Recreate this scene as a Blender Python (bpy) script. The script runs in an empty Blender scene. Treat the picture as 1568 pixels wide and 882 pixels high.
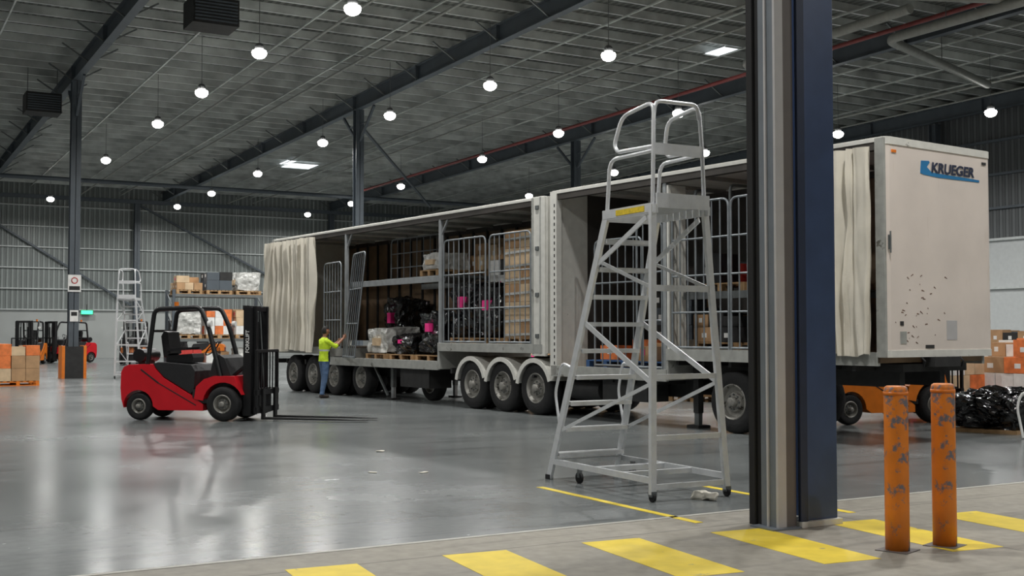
import bpy, bmesh, math, random
from mathutils import Vector, Matrix, noise
random.seed(7)
scene = bpy.context.scene
PI = math.pi

# ------------------------------------------------------------------ materials
def lin(c):
    return tuple(((x/255.0)/12.92 if x/255.0 <= 0.04045 else ((x/255.0+0.055)/1.055)**2.4) for x in c)

def mat(name, rgb, rough=0.6, metal=0.0, var=0.12, scale=6.0, bump=0.0, bscale=30.0,
        dirt=None, dirt_amt=0.0, dscale=3.0, spec=0.5, emit=0.0, detail=6.0, dstretch=None, dsoft=.05):
    m = bpy.data.materials.new(name); m.use_nodes = True
    nt = m.node_tree; N = nt.nodes; L = nt.links
    b = N["Principled BSDF"]
    col = lin(rgb)
    tc = N.new("ShaderNodeTexCoord")
    nz = N.new("ShaderNodeTexNoise"); nz.inputs["Scale"].default_value = scale
    nz.inputs["Detail"].default_value = detail
    L.new(tc.outputs["Object"], nz.inputs["Vector"])
    r = N.new("ShaderNodeValToRGB")
    r.color_ramp.elements[0].position = 0.3; r.color_ramp.elements[1].position = 0.7
    r.color_ramp.elements[0].color = tuple(max(0, x*(1-var)) for x in col)+(1,)
    r.color_ramp.elements[1].color = tuple(min(1, x*(1+var)) for x in col)+(1,)
    L.new(nz.outputs["Fac"], r.inputs["Fac"])
    out = r.outputs["Color"]
    if dirt is not None:
        n2 = N.new("ShaderNodeTexNoise"); n2.inputs["Scale"].default_value = dscale
        n2.inputs["Detail"].default_value = 10; n2.inputs["Roughness"].default_value = 0.7
        if dstretch:
            mp = N.new("ShaderNodeMapping"); mp.inputs["Scale"].default_value = dstretch
            L.new(tc.outputs["Object"], mp.inputs["Vector"]); L.new(mp.outputs[0], n2.inputs["Vector"])
        else:
            L.new(tc.outputs["Object"], n2.inputs["Vector"])
        rr = N.new("ShaderNodeValToRGB")
        t = 0.62 - 0.2*dirt_amt
        rr.color_ramp.elements[0].position = t; rr.color_ramp.elements[1].position = min(1, t+dsoft)
        L.new(n2.outputs["Fac"], rr.inputs["Fac"])
        mx = N.new("ShaderNodeMixRGB"); mx.inputs[2].default_value = lin(dirt)+(1,)
        L.new(rr.outputs["Color"], mx.inputs[0]); L.new(out, mx.inputs[1])
        out = mx.outputs[0]
    L.new(out, b.inputs["Base Color"])
    b.inputs["Roughness"].default_value = rough
    b.inputs["Metallic"].default_value = metal
    b.inputs["Specular IOR Level"].default_value = spec
    if bump > 0:
        n3 = N.new("ShaderNodeTexNoise"); n3.inputs["Scale"].default_value = bscale
        L.new(tc.outputs["Object"], n3.inputs["Vector"])
        bp = N.new("ShaderNodeBump"); bp.inputs["Strength"].default_value = bump
        bp.inputs["Distance"].default_value = 0.02
        L.new(n3.outputs["Fac"], bp.inputs["Height"]); L.new(bp.outputs[0], b.inputs["Normal"])
    if emit > 0:
        b.inputs["Emission Color"].default_value = col+(1,)
        b.inputs["Emission Strength"].default_value = emit
    return m

def ribbed(name, rgb, axis, period, rough=0.5, strength=0.7, var=0.1, dist=0.05, nscale=0.6, stretch=(1,1,1), val=.35):
    m = mat(name, rgb, rough=rough, var=var, scale=nscale)
    nt = m.node_tree; N = nt.nodes; L = nt.links
    b = N["Principled BSDF"]
    tc = N.new("ShaderNodeTexCoord")
    mp = N.new("ShaderNodeMapping"); mp.inputs["Scale"].default_value = stretch
    for n in N:
        if n.type == 'TEX_NOISE':
            L.new(tc.outputs["Object"], mp.inputs["Vector"]); L.new(mp.outputs[0], n.inputs["Vector"])
    w = N.new("ShaderNodeTexWave"); w.wave_type = 'BANDS'; w.bands_direction = axis
    w.inputs["Scale"].default_value = (2*PI/20.0)/period
    w.inputs["Distortion"].default_value = 0
    L.new(tc.outputs["Object"], w.inputs["Vector"])
    cr = N.new("ShaderNodeValToRGB")
    cr.color_ramp.elements[0].position = 0.35; cr.color_ramp.elements[1].position = 0.65
    L.new(w.outputs["Fac"], cr.inputs["Fac"])
    bp = N.new("ShaderNodeBump"); bp.inputs["Strength"].default_value = strength
    bp.inputs["Distance"].default_value = dist
    L.new(cr.outputs["Color"], bp.inputs["Height"]); L.new(bp.outputs[0], b.inputs["Normal"])
    base = b.inputs["Base Color"].links[0].from_socket
    mx = N.new("ShaderNodeMixRGB"); mx.blend_type = 'MULTIPLY'; mx.inputs[0].default_value = val
    L.new(base, mx.inputs[1]); L.new(cr.outputs["Color"], mx.inputs[2])
    L.new(mx.outputs[0], b.inputs["Base Color"])
    return m

M_alu = mat("aluminium", (222, 224, 226), rough=0.35, metal=0.35, var=0.06, scale=12)
M_aluD = mat("aluminium_worn", (186, 188, 188), rough=0.42, metal=0.35, var=0.12, scale=12)
M_galv = mat("galvanised_tube", (160, 164, 166), rough=0.45, metal=0.4, var=0.15)
M_gate = mat("gate_tube", (132, 138, 142), rough=0.45, metal=0.35, var=0.2)
M_galvD = mat("dull_steel_tube", (112, 116, 116), rough=0.5, metal=0.5, var=0.15)
M_steel = mat("structural_steel_grey", (78, 86, 93), rough=0.5, var=0.12, scale=2)
M_purlin = mat("purlin_galv", (188, 193, 190), rough=0.45, metal=0.1, var=0.35, scale=1.0)
M_navy = mat("navy_paint", (54, 72, 108), rough=0.38, var=0.12, scale=4)
M_navyD = mat("navy_paint_dark", (34, 45, 70), rough=0.45)
M_track = mat("grey_track_paint", (112, 119, 126), rough=0.5, var=0.08, scale=5)
M_lgrey = mat("light_grey_edge", (186, 184, 184), rough=0.45, var=.05)
M_taupe = mat("taupe_metal", (104, 98, 95), rough=0.5, var=.06)
M_rubber = mat("black_rubber", (22, 22, 23), rough=0.75, var=0.25)
M_tyre = mat("tyre_rubber", (26, 26, 27), rough=0.8, var=0.3, scale=9, bump=0.3)
M_black = mat("black_paint", (20, 20, 22), rough=0.4, var=0.2)
M_blackm = mat("black_plastic", (30, 30, 32), rough=0.6, var=0.2)
M_red = mat("red_paint", (206, 22, 36), rough=0.32, var=0.08, scale=3)
M_orangeP = mat("orange_paint", (226, 122, 30), rough=0.4, var=0.1)
M_bollard = mat("bollard_orange", (226, 128, 34), rough=0.45, var=0.1, dirt=(112, 110, 116), dirt_amt=0.42, dscale=5)
M_white = mat("trailer_white", (224, 213, 204), rough=0.42, var=0.07, scale=1.2, dirt=(184, 166, 150), dirt_amt=0.1, dscale=1.6, dstretch=(2.2, 1, .35), dsoft=.3)
M_whiteP = mat("white_paint_worn", (214, 213, 206), rough=0.5, var=0.08, dirt=(120, 118, 108), dirt_amt=-.1)
M_cream = mat("cream_curtain", (212, 206, 192), rough=0.55, var=0.12, scale=1.5, bump=0.2, bscale=6, dirt=(170, 160, 142), dirt_amt=.1, dscale=1.5, dstretch=(1, 2, .4), dsoft=.25)
M_railg = mat("trailer_rail", (160, 161, 156), rough=0.5, var=0.15, dirt=(90, 88, 80), dirt_amt=0.1)
M_chassis = mat("chassis_dark", (38, 38, 38), rough=0.7, var=0.3)
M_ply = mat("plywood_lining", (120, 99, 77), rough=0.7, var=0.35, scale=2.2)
M_plyd = mat("darkened_lining", (62, 58, 54), rough=0.7, var=0.3, scale=2.2)
M_cardb = mat("cardboard", (174, 138, 101), rough=0.8, var=0.16, scale=4)
M_cardl = mat("cardboard_light", (204, 178, 144), rough=0.8, var=0.16, scale=4)
M_wood = mat("pallet_wood", (166, 134, 96), rough=0.8, var=0.25, scale=8)
M_bluep = mat("blue_pallet", (56, 92, 140), rough=0.6)
M_bwrap = mat("black_stretch_wrap", (18, 18, 20), rough=0.16, var=0.3, bump=0.6, bscale=18, spec=.8)
M_cwrap = mat("clear_stretch_wrap", (192, 192, 188), rough=0.2, var=0.25, scale=9, bump=0.8, bscale=12)
M_pink = mat("pink_label", (245, 50, 140), rough=0.6)
M_yel = mat("yellow_label", (226, 196, 40), rough=0.5, var=0.2, scale=30)
M_sign = mat("white_sign", (228, 228, 225), rough=0.5)
M_rim = mat("wheel_rim", (142, 140, 134), rough=0.5, metal=0.3, var=0.2, dirt=(60, 56, 50), dirt_amt=0.3, dscale=8)
M_redpipe = mat("red_sprinkler_pipe", (128, 56, 54), rough=0.5)
M_pipe = mat("grey_pipe", (140, 143, 138), rough=0.45)
M_tarp = mat("dirty_white_cloth", (214, 209, 196), rough=0.8, bump=0.5, bscale=12)
M_redbox = mat("red_carton", (196, 60, 54), rough=0.7)
M_orbox = mat("orange_carton", (222, 120, 62), rough=0.7, var=0.25)
M_glass = mat("lens_red", (180, 20, 20), rough=0.2)
M_blue = mat("brand_blue", (40, 118, 170), rough=0.4, var=0.2, scale=1.5)
M_navyt = mat("text_navy", (30, 40, 66), rough=0.5)
M_lens = mat("led_lens", (255, 252, 245), emit=17.0)
M_sky = mat("skylight_panel", (235, 240, 245), emit=1.6)
M_exit = mat("exit_green", (60, 230, 140), emit=2.5)
M_fix = mat("light_housing", (120, 122, 124), rough=0.4, metal=0.4)

# ------------------------------------------------------------------ geometry builder
class G:
    def __init__(s):
        s.v = []; s.f = []; s.m = []; s.sm = []; s.mats = []; s.M = Matrix.Identity(4)
    def mi(s, m):
        if m not in s.mats: s.mats.append(m)
        return s.mats.index(m)
    def add(s, vs, fs, m, smooth=False):
        o = len(s.v); k = s.mi(m)
        s.v += [s.M @ Vector(p) for p in vs]
        for f in fs:
            s.f.append([o+i for i in f]); s.m.append(k); s.sm.append(smooth)
    def box(s, x0, x1, y0, y1, z0, z1, m):
        vs = [(x0,y0,z0),(x1,y0,z0),(x1,y1,z0),(x0,y1,z0),(x0,y0,z1),(x1,y0,z1),(x1,y1,z1),(x0,y1,z1)]
        s.add(vs, [(0,3,2,1),(4,5,6,7),(0,1,5,4),(1,2,6,5),(2,3,7,6),(3,0,4,7)], m)
    def bar(s, a, b, w, h, m, up=(0,0,1)):
        a = Vector(a); b = Vector(b); d = (b-a).normalized(); up = Vector(up)
        if abs(d.dot(up)) > 0.98: up = Vector((1,0,0))
        sx = d.cross(up).normalized(); uz = sx.cross(d).normalized()
        vs = []
        for p in (a, b):
            for (i, j) in ((-1,-1),(1,-1),(1,1),(-1,1)):
                vs.append(p+sx*(w/2*i)+uz*(h/2*j))
        s.add(vs, [(3,2,1,0),(4,5,6,7),(0,1,5,4),(1,2,6,5),(2,3,7,6),(3,0,4,7)], m)
    def cyl(s, a, b, r, m, n=12, r2=None):
        a = Vector(a); b = Vector(b); r2 = r if r2 is None else r2
        d = (b-a).normalized(); u = d.orthogonal().normalized(); w = d.cross(u)
        vs = []
        for p, q in ((a, r), (b, r2)):
            for i in range(n):
                t = 2*PI*i/n; vs.append(p+(u*math.cos(t)+w*math.sin(t))*q)
        s.add(vs, [(i, (i+1)%n, n+(i+1)%n, n+i) for i in range(n)], m, True)
        s.add(vs, [tuple(range(n))[::-1], tuple(range(n, 2*n))], m)
    def tube(s, pts, r, m, n=8, fil=0.0, closed=False):
        P = [Vector(p) for p in pts]
        if fil > 0:
            Q = []
            for i in range(len(P)):
                if not closed and i in (0, len(P)-1): Q.append(P[i]); continue
                a = P[i-1]; b = P[i]; c = P[(i+1) % len(P)]
                f = min(fil, (a-b).length*0.48, (c-b).length*0.48)
                p0 = b+(a-b).normalized()*f; p1 = b+(c-b).normalized()*f
                for k in range(5):
                    t = k/4.0; Q.append(p0*(1-t)**2+b*2*t*(1-t)+p1*t*t)
            P = Q
        rings = []; nP = len(P); u = None
        for i in range(nP):
            if closed: d = (P[(i+1) % nP]-P[i-1]).normalized()
            else: d = (P[min(i+1, nP-1)]-P[max(i-1, 0)]).normalized()
            if u is None: u = d.orthogonal().normalized()
            u = (u-d*u.dot(d)).normalized(); w = d.cross(u)
            rings.append([P[i]+(u*math.cos(2*PI*k/n)+w*math.sin(2*PI*k/n))*r for k in range(n)])
        vs = [p for rg in rings for p in rg]; fs = []
        for i in range(nP if closed else nP-1):
            j = (i+1) % nP
            for k in range(n):
                fs.append((i*n+k, i*n+(k+1)%n, j*n+(k+1)%n, j*n+k))
        s.add(vs, fs, m, True)
        if not closed:
            s.add(vs, [tuple(range(n))[::-1], tuple(range((nP-1)*n, nP*n))], m)
    def prism(s, poly, axis, lo, hi, m):
        def mp(p, t):
            return {'x': (t, p[0], p[1]), 'y': (p[0], t, p[1]), 'z': (p[0], p[1], t)}[axis]
        n = len(poly); vs = [mp(p, lo) for p in poly]+[mp(p, hi) for p in poly]
        fs = [tuple(range(n))[::-1], tuple(range(n, 2*n))]+[(i, (i+1)%n, n+(i+1)%n, n+i) for i in range(n)]
        s.add(vs, fs, m)
    def lathe(s, c, ax, prof, m, n=24):
        c = Vector(c); ax = Vector(ax).normalized(); u = ax.orthogonal().normalized(); w = ax.cross(u)
        vs = []
        for (r, h) in prof:
            for k in range(n):
                t = 2*PI*k/n; vs.append(c+ax*h+(u*math.cos(t)+w*math.sin(t))*max(r, 1e-4))
        fs = []
        for i in range(len(prof)-1):
            for k in range(n):
                fs.append((i*n+k, i*n+(k+1)%n, (i+1)*n+(k+1)%n, (i+1)*n+k))
        s.add(vs, fs, m, True)
    def wheel(s, c, ax, R, w, rim, hubscale=0.58):
        h = w/2; q = hubscale
        s.lathe(c, ax, [(q*R, h-.01),(q*R+.02, h),(.88*R, h),(.97*R, h-.03),(R, h-.06),(R, 0),(R, -h+.06),(.97*R, -h+.03),(.88*R, -h),(q*R, -h),(0,-h+.02)], M_tyre, 32)
        s.lathe(c, ax, [(q*R, h-.01),(q*R-.015, h+.004),(q*R-.035, h-.02),(q*R-.05, h-.09),(.34*R, h-.10),(.30*R, h-.05),(.17*R, h-.045),(.15*R, h+.03),(.1*R, h+.04),(0, h+.042)], rim, 28)
        ax = Vector(ax).normalized(); u = ax.orthogonal().normalized(); v = ax.cross(u); c = Vector(c)
        for k in range(8):
            t = 2*PI*k/8; p = c+(u*math.cos(t)+v*math.sin(t))*R*.24+ax*(h-.055)
            s.cyl(p, p+ax*.03, .015, M_galvD, 6)
    def lump(s, c, size, m, amp=0.05, seed=0, res=9, sc=2.5, rnd=0.25, oct2=0.0, smooth=True):
        c = Vector(c); vs = []; fs = []; idx = {}
        def vid(a, b, d):
            k = (a, b, d)
            if k in idx: return idx[k]
            p = Vector((a/res*2-1, b/res*2-1, d/res*2-1))
            q = p.lerp(p.normalized()*1.15, rnd)
            q = Vector((q.x*size[0]/2, q.y*size[1]/2, q.z*size[2]/2))
            nn = noise.noise_vector(q*sc+Vector((seed*7.3, seed*3.1, 0)))
            if oct2: nn = nn+noise.noise_vector(q*sc*3.3+Vector((seed*2.3, 4, 9)))*oct2
            q += Vector((nn.x, nn.y, nn.z*.6))*amp
            idx[k] = len(vs); vs.append(c+q); return idx[k]
        R = range(res)
        for i in R:
            for j in R:
                fs.append((vid(i,j,0), vid(i,j+1,0), vid(i+1,j+1,0), vid(i+1,j,0)))
                fs.append((vid(i,j,res), vid(i+1,j,res), vid(i+1,j+1,res), vid(i,j+1,res)))
                fs.append((vid(0,i,j), vid(0,i,j+1), vid(0,i+1,j+1), vid(0,i+1,j)))
                fs.append((vid(res,i,j), vid(res,i+1,j), vid(res,i+1,j+1), vid(res,i,j+1)))
                fs.append((vid(i,0,j), vid(i+1,0,j), vid(i+1,0,j+1), vid(i,0,j+1)))
                fs.append((vid(i,res,j), vid(i,res,j+1), vid(i+1,res,j+1), vid(i+1,res,j)))
        s.add(vs, fs, m, smooth)
    def build(s, name, loc=(0,0,0), rz=0.0, bevel=0.0, scale=1.0):
        me = bpy.data.meshes.new(name); me.from_pydata([tuple(p) for p in s.v], [], s.f)
        for mt in s.mats: me.materials.append(mt)
        me.polygons.foreach_set("material_index", s.m)
        me.polygons.foreach_set("use_smooth", s.sm)
        bm = bmesh.new(); bm.from_mesh(me); bmesh.ops.recalc_face_normals(bm, faces=bm.faces); bm.to_mesh(me); bm.free()
        ob = bpy.data.objects.new(name, me); scene.collection.objects.link(ob)
        ob.location = loc; ob.rotation_euler = (0, 0, rz); ob.scale = (scale,)*3
        if bevel > 0:
            md = ob.modifiers.new("bevel", 'BEVEL'); md.width = bevel; md.segments = 2
            md.limit_method = 'ANGLE'; md.angle_limit = math.radians(50)
        return ob

def text(body, parent, loc, rot, size, m, name, sx=1.0, shear=0.0, bold=0.0):
    c = bpy.data.curves.new(name, 'FONT'); c.body = body; c.size = size; c.extrude = 0.002
    c.shear = shear; c.offset = bold; c.materials.append(m)
    o = bpy.data.objects.new(name, c); scene.collection.objects.link(o)
    o.parent = parent; o.location = loc; o.rotation_euler = rot; o.scale = (sx, 1, 1)
    return o

# ------------------------------------------------------------------ camera
cam = bpy.data.cameras.new("camera"); cam.lens = 40.5; cam.sensor_width = 36; cam.clip_end = 300
co = bpy.data.objects.new("camera", cam); scene.collection.objects.link(co)
co.location = (0, 0, 1.6); co.rotation_euler = (math.radians(92.23), 0, math.radians(-29.8))
scene.camera = co
scene.view_settings.view_transform = 'Standard'
scene.view_settings.exposure = 0.0

X0, X1, Y0, Y1 = -16.0, 41.0, -8.0, 77.0
def roofz(y): return 12.0-0.0125*y

# ------------------------------------------------------------------ floor
def floor_mat(name, rgb, r0, r1, var, joint):
    m = bpy.data.materials.new(name); m.use_nodes = True
    nt = m.node_tree; N = nt.nodes; L = nt.links; b = N["Principled BSDF"]
    tc = N.new("ShaderNodeTexCoord")
    n1 = N.new("ShaderNodeTexNoise"); n1.inputs["Scale"].default_value = 0.3; n1.inputs["Detail"].default_value = 8; n1.inputs["Roughness"].default_value = .6
    n2 = N.new("ShaderNodeTexNoise"); n2.inputs["Scale"].default_value = 9; n2.inputs["Detail"].default_value = 8
    for n in (n1, n2): L.new(tc.outputs["Object"], n.inputs["Vector"])
    mixf = N.new("ShaderNodeMath"); mixf.operation = 'MULTIPLY_ADD'; mixf.inputs[1].default_value = 0.35
    L.new(n2.outputs["Fac"], mixf.inputs[0])
    m2 = N.new("ShaderNodeMath"); m2.operation = 'MULTIPLY'; m2.inputs[1].default_value = .65
    L.new(n1.outputs["Fac"], m2.inputs[0]); L.new(m2.outputs[0], mixf.inputs[2])
    cr = N.new("ShaderNodeValToRGB"); c = lin(rgb)
    cr.color_ramp.elements[0].position = .36; cr.color_ramp.elements[1].position = .62
    cr.color_ramp.elements[0].color = tuple(x*(1-var) for x in c)+(1,)
    cr.color_ramp.elements[1].color = tuple(x*(1+var) for x in c)+(1,)
    L.new(mixf.outputs[0], cr.inputs["Fac"])
    br = N.new("ShaderNodeTexBrick"); br.offset = 0; br.inputs["Scale"].default_value = 1
    br.inputs["Brick Width"].default_value = 7.5; br.inputs["Row Height"].default_value = 7.5
    br.inputs["Mortar Size"].default_value = 0.006 if joint else 0.012
    br.inputs["Color1"].default_value = (1,1,1,1); br.inputs["Color2"].default_value = (1,1,1,1)
    br.inputs["Mortar"].default_value = (.6,.6,.6,1)
    L.new(tc.outputs["Object"], br.inputs["Vector"])
    mx = N.new("ShaderNodeMixRGB"); mx.blend_type = 'MULTIPLY'; mx.inputs[0].default_value = 1
    L.new(cr.outputs["Color"], mx.inputs[1]); L.new(br.outputs["Color"], mx.inputs[2])
    prev = mx.outputs[0]
    for rot, st, sc_, lo, k in ((.5, (.5, 4.5, 1), .8, .55, .7), (-.25, (.25, 9, 1), .9, .62, .72)):
        mp = N.new("ShaderNodeMapping"); mp.inputs["Scale"].default_value = st; mp.inputs["Rotation"].default_value = (0,0,rot)
        n4 = N.new("ShaderNodeTexNoise"); n4.inputs["Scale"].default_value = sc_; n4.inputs["Detail"].default_value = 5
        n4.inputs["Distortion"].default_value = .6
        L.new(tc.outputs["Object"], mp.inputs["Vector"]); L.new(mp.outputs[0], n4.inputs["Vector"])
        c4 = N.new("ShaderNodeValToRGB"); c4.color_ramp.elements[0].position = lo; c4.color_ramp.elements[1].position = lo+.16
        c4.color_ramp.elements[0].color = (1,1,1,1); c4.color_ramp.elements[1].color = (k,k,k,1)
        L.new(n4.outputs["Fac"], c4.inputs["Fac"])
        mx2 = N.new("ShaderNodeMixRGB"); mx2.blend_type = 'MULTIPLY'; mx2.inputs[0].default_value = 1
        L.new(prev, mx2.inputs[1]); L.new(c4.outputs["Color"], mx2.inputs[2]); prev = mx2.outputs[0]
    L.new(prev, b.inputs["Base Color"])
    mr = N.new("ShaderNodeMapRange"); mr.inputs["From Min"].default_value = .35; mr.inputs["From Max"].default_value = .65
    mr.inputs["To Min"].default_value = r0; mr.inputs["To Max"].default_value = r1
    L.new(n1.outputs["Fac"], mr.inputs["Value"]); L.new(mr.outputs[0], b.inputs["Roughness"])
    bp = N.new("ShaderNodeBump"); bp.inputs["Strength"].default_value = .08; bp.inputs["Distance"].default_value = .01
    L.new(n2.outputs["Fac"], bp.inputs["Height"]); L.new(bp.outputs[0], b.inputs["Normal"])
    return m
M_floor = floor_mat("polished_concrete", (115, 119, 119), .18, .28, .14, True)
M_apron = floor_mat("rough_concrete", (144, 139, 128), .55, .75, .26, False)
SEAM = 8.05
g = G()
g.box(X0, X1, SEAM, Y1, -.2, 0, M_floor)
g.box(X0, X1, Y0, SEAM, -.2, 0, M_apron)
g.build("floor")
g = G()
g.box(X0, X1, SEAM-.03, SEAM+.03, 0.0, .003, mat("joint_steel", (168, 166, 158), rough=.5))
g.build("trim_1")

M_ypaint = mat("yellow_floor_paint", (232, 204, 56), rough=.6, var=.1, scale=5, dirt=(160, 150, 110), dirt_amt=-.04, dscale=4)
g = G()
for i in range(-3, 9):
    bx = 4.86+1.145*i; by = 7.42-.075*i-.06*max(0, i)
    if i < 0: by = 7.42-.13*i*0.6
    L0 = 1.38
    z = .002
    vs = [(bx-.13, by-L0, z), (bx+.36, by-L0-.06, z), (bx+.5, by-.05, z), (bx, by, z)]
    g.add(vs+[(a, b, 0.0) for a, b, _ in vs], [(0,1,2,3), (0,4,5,1), (1,5,6,2), (2,6,7,3), (3,7,4,0)], M_ypaint)
g.build("floor_marking_stripes")
g = G()
g.box(6.19, 6.27, SEAM-.35, 10.3, 0, .003, M_ypaint)
g.box(7.72, 7.8, SEAM-.6, 9.6, 0, .003, M_ypaint)
g.build("floor_marking_lines")

# ------------------------------------------------------------------ roof
M_roof = ribbed("roof_sheeting", (110, 114, 110), 'X', .25, rough=.5, strength=.8, var=.5, nscale=1.2, stretch=(.25, 1.2, 1), val=.5)
g = G()
vs = [(X0-.3, Y0-.3, roofz(Y0)), (X1+.3, Y0-.3, roofz(Y0)), (X1+.3, Y1+.3, roofz(Y1)), (X0-.3, Y1+.3, roofz(Y1))]
g.add(vs+[(a, b, c+.15) for a, b, c in vs], [(0,1,2,3),(7,6,5,4),(0,4,5,1),(1,5,6,2),(2,6,7,3),(3,7,4,0)], M_roof)
g.build("ceiling")
g = G()
y = Y0+.8
while y < Y1-.2:
    z = roofz(y)
    g.box(X0, X1, y-.012, y+.012, z-.25, z-.003, M_purlin)
    g.box(X0, X1, y-.012, y+.075, z-.262, z-.245, M_purlin)
    y += 1.2
BX = [-4.6, 6.8, 17.6, 29.2, 40.6]
for i in range(len(BX)-1):
    for k in (1, 2, 3):
        x = BX[i]+(BX[i+1]-BX[i])*k/4
        g.bar((x, Y0, roofz(Y0)-.29), (x, Y1, roofz(Y1)-.29), .05, .05, M_purlin)
g.build("roof_purlins")
for i, x in enumerate(BX):
    g = G()
    a = lambda y, dz: (x, y, roofz(y)-dz)
    g.bar(a(Y0, .28), a(Y1, .28), .26, .025, M_steel)
    g.bar(a(Y0, .56), a(Y1, .56), .016, .54, M_steel)
    g.bar(a(Y0, .84), a(Y1, .84), .26, .03, M_steel)
    yy = 7.5
    while yy < Y1:
        g.bar(a(yy-.02, .56), a(yy+.02, .56), .28, .6, M_steel)
        if i > 0 and i < 4:
            for sgn in (-1, 1):
                g.bar((x, yy+3, roofz(yy)-.82), (x+sgn*.9, yy+3, roofz(yy)-.26), .05, .05, M_galvD)
                g.bar((x, yy, roofz(yy)-.82), (x+sgn*.9, yy, roofz(yy)-.26), .05, .05, M_galvD)
        yy += 6
    g.build("roof_beam")
def hcol(name, x, y, ztop, w=.34, base=0.0, brace=False):
    g = G()
    g.box(x-w/2, x+w/2, y-w/2, y-w/2+.02, base, ztop, M_steel)
    g.box(x-w/2, x+w/2, y+w/2-.02, y+w/2, base, ztop, M_steel)
    g.box(x-.01, x+.01, y-w/2, y+w/2, base, ztop, M_steel)
    g.box(x-w*.7, x+w*.7, y-w*.7, y+w*.7, base, base+.03, M_steel)
    if brace:
        for s in (-1, 1):
            g.bar((x, y+s*.17, ztop-1.25), (x, y+s*1.6, ztop-.08), .09, .09, M_steel)
            g.bar((x, y+s*.17, ztop-.6), (x, y+s*.9, ztop-.6), .05, .05, M_steel)
    return g.build(name)
for x in (6.8, 17.6, 29.2):
    y = 43.2 if x < 25 else 45.0
    hcol("steel_column", x, y, roofz(y)-.87, brace=True)
for x in (4.8, 15.9, 29.2):
    hcol("wall_column", x, Y1-.35, roofz(Y1)-.9)
for y in (22.0, 34.0, 46.0, 58.0):
    hcol("wall_column", X1-.4, y, roofz(y)-.95)
g = G()
g.bar((X0+.1, Y1-1.0, roofz(Y1)-1.02), (X1-.1, Y1-1.0, roofz(Y1)-1.02), .16, .24, M_steel); g.build("eave_strut")
g = G()
g.cyl((X0+.1, 66, roofz(66)-1.25), (X1-.1, 66, roofz(66)-1.25), .12, M_steel, 10); g.build("tie_pipe")
for (xa, xb) in ((5.1, 15.6), (16.2, 28.9)):
    g = G(); g.bar((xa, Y1-.2, roofz(Y1)-1.2), (xb, Y1-.2, 3.4), .12, .12, M_steel); g.build("wall_brace")
g = G()
g.bar((17.9, 43.6, 10.0), (28.9, 60, 8.9), .1, .1, M_steel)
g.build("diagonal_brace")
for x, z, r in ((12.2, 11.0, .045), (14.6, 11.1, .045), (21.5, 11.0, .05), (23.2, 11.1, .04), (35.5, 10.9, .05), (37.6, 11.0, .04)):
    g = G(); g.cyl((x, Y0+.2, z+.1), (x, Y1-1.5, z-.8), r, M_pipe, 8)
    g.build("sprinkler_pipe")
g = G()
g.cyl((26.8, Y0+.2, 10.95), (26.8, 65, 10.25), .07, M_redpipe, 10); g.build("sprinkler_main")
g = G()
g.tube([(27.5, 29.5, 10.1), (24.2, 27.6, 10.1), (24.2, 21.0, 10.2)], .14, M_pipe, 12, .5)
g.tube([(34.0, 26.2, 10.2), (26.2, 23.6, 10.2), (26.2, 19.0, 10.2)], .14, M_pipe, 12, .5)
g.tube([(31.5, 17.5, 10.4), (22.5, 21.2, 10.4)], .12, M_pipe, 12)
for p in ((24.2, 24, 10.1), (26.2, 21.5, 10.2), (24.5, 20.3, 10.4), (30, 24.8, 10.2)):
    g.cyl(p, (p[0], p[1], roofz(p[1])-.2), .015, M_galvD, 6)
g.build("ventilation_pipework")
for (x, y) in ((8.0, 29.8), (5.85, 44.6)):
    g = G()
    g.box(-.6, .6, -.5, .5, -.35, .35, M_chassis)
    for k in range(7): g.box(-.55, .55, -.54, -.5, -.28+k*.085, -.24+k*.085, M_steel)
    for sx in (-.5, .5): g.cyl((sx, 0, .35), (sx, 0, roofz(y)-.2-9.9), .015, M_galvD, 6)
    g.build("suspended_heater", (x, y, 9.9), 0)

for (x, y, w, l) in ((21.6, 61.5, 1.6, 1.8), (20.6, 60.6, .5, 1.6), (25.9, 30.6, .6, 1.1)):
    g = G(); 
    g.box(-w/2, w/2, -l/2, l/2, -.02, .0, M_sky)
    g.box(-w/2-.06, w/2+.06, -l/2-.06, -l/2, -.05, .0, M_purlin); g.box(-w/2-.06, w/2+.06, l/2, l/2+.06, -.05, .0, M_purlin)
    o = g.build("skylight", (x, y, roofz(y)-.28)); o.rotation_euler = (math.atan(-.0125), 0, 0)

# ------------------------------------------------------------------ walls
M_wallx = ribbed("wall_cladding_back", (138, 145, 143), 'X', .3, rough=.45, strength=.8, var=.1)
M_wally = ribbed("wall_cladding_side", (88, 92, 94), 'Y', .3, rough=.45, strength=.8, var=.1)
M_conc = mat("concrete_dado", (168, 172, 170), rough=.7, var=.08, scale=.7)
M_girt = mat("girt_galv", (188, 193, 192), rough=.5, metal=.1)
M_wallpanel = mat("white_wall_panel", (186, 190, 190), rough=.5, var=.05)
g = G()
g.box(X0, X1, Y1, Y1+.2, 0, 3.0, M_conc)
g.box(X0, X1, Y1, Y1+.2, 3.0, roofz(Y1)+.1, M_wallx)
z = 3.02
while z < 10.6:
    g.box(X0, X1, Y1-.12, Y1, z, z+.07, M_girt); z += 1.3
x = X0
while x < X1:
    g.box(x-.02, x+.02, Y1-.06, Y1, 3.0, 10.8, M_girt); x += 5.5
g.build("wall_back")
g = G()
g.box(X1, X1+.2, Y0, Y1, 0, 5.4, M_wallpanel)
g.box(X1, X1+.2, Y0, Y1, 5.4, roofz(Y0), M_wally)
for z in (3.4, 5.4, 6.7, 8.1, 9.5): g.box(X1-.14, X1, Y0, Y1, z, z+.1, M_girt if z < 6 else M_steel)
g.build("wall_right")
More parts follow.
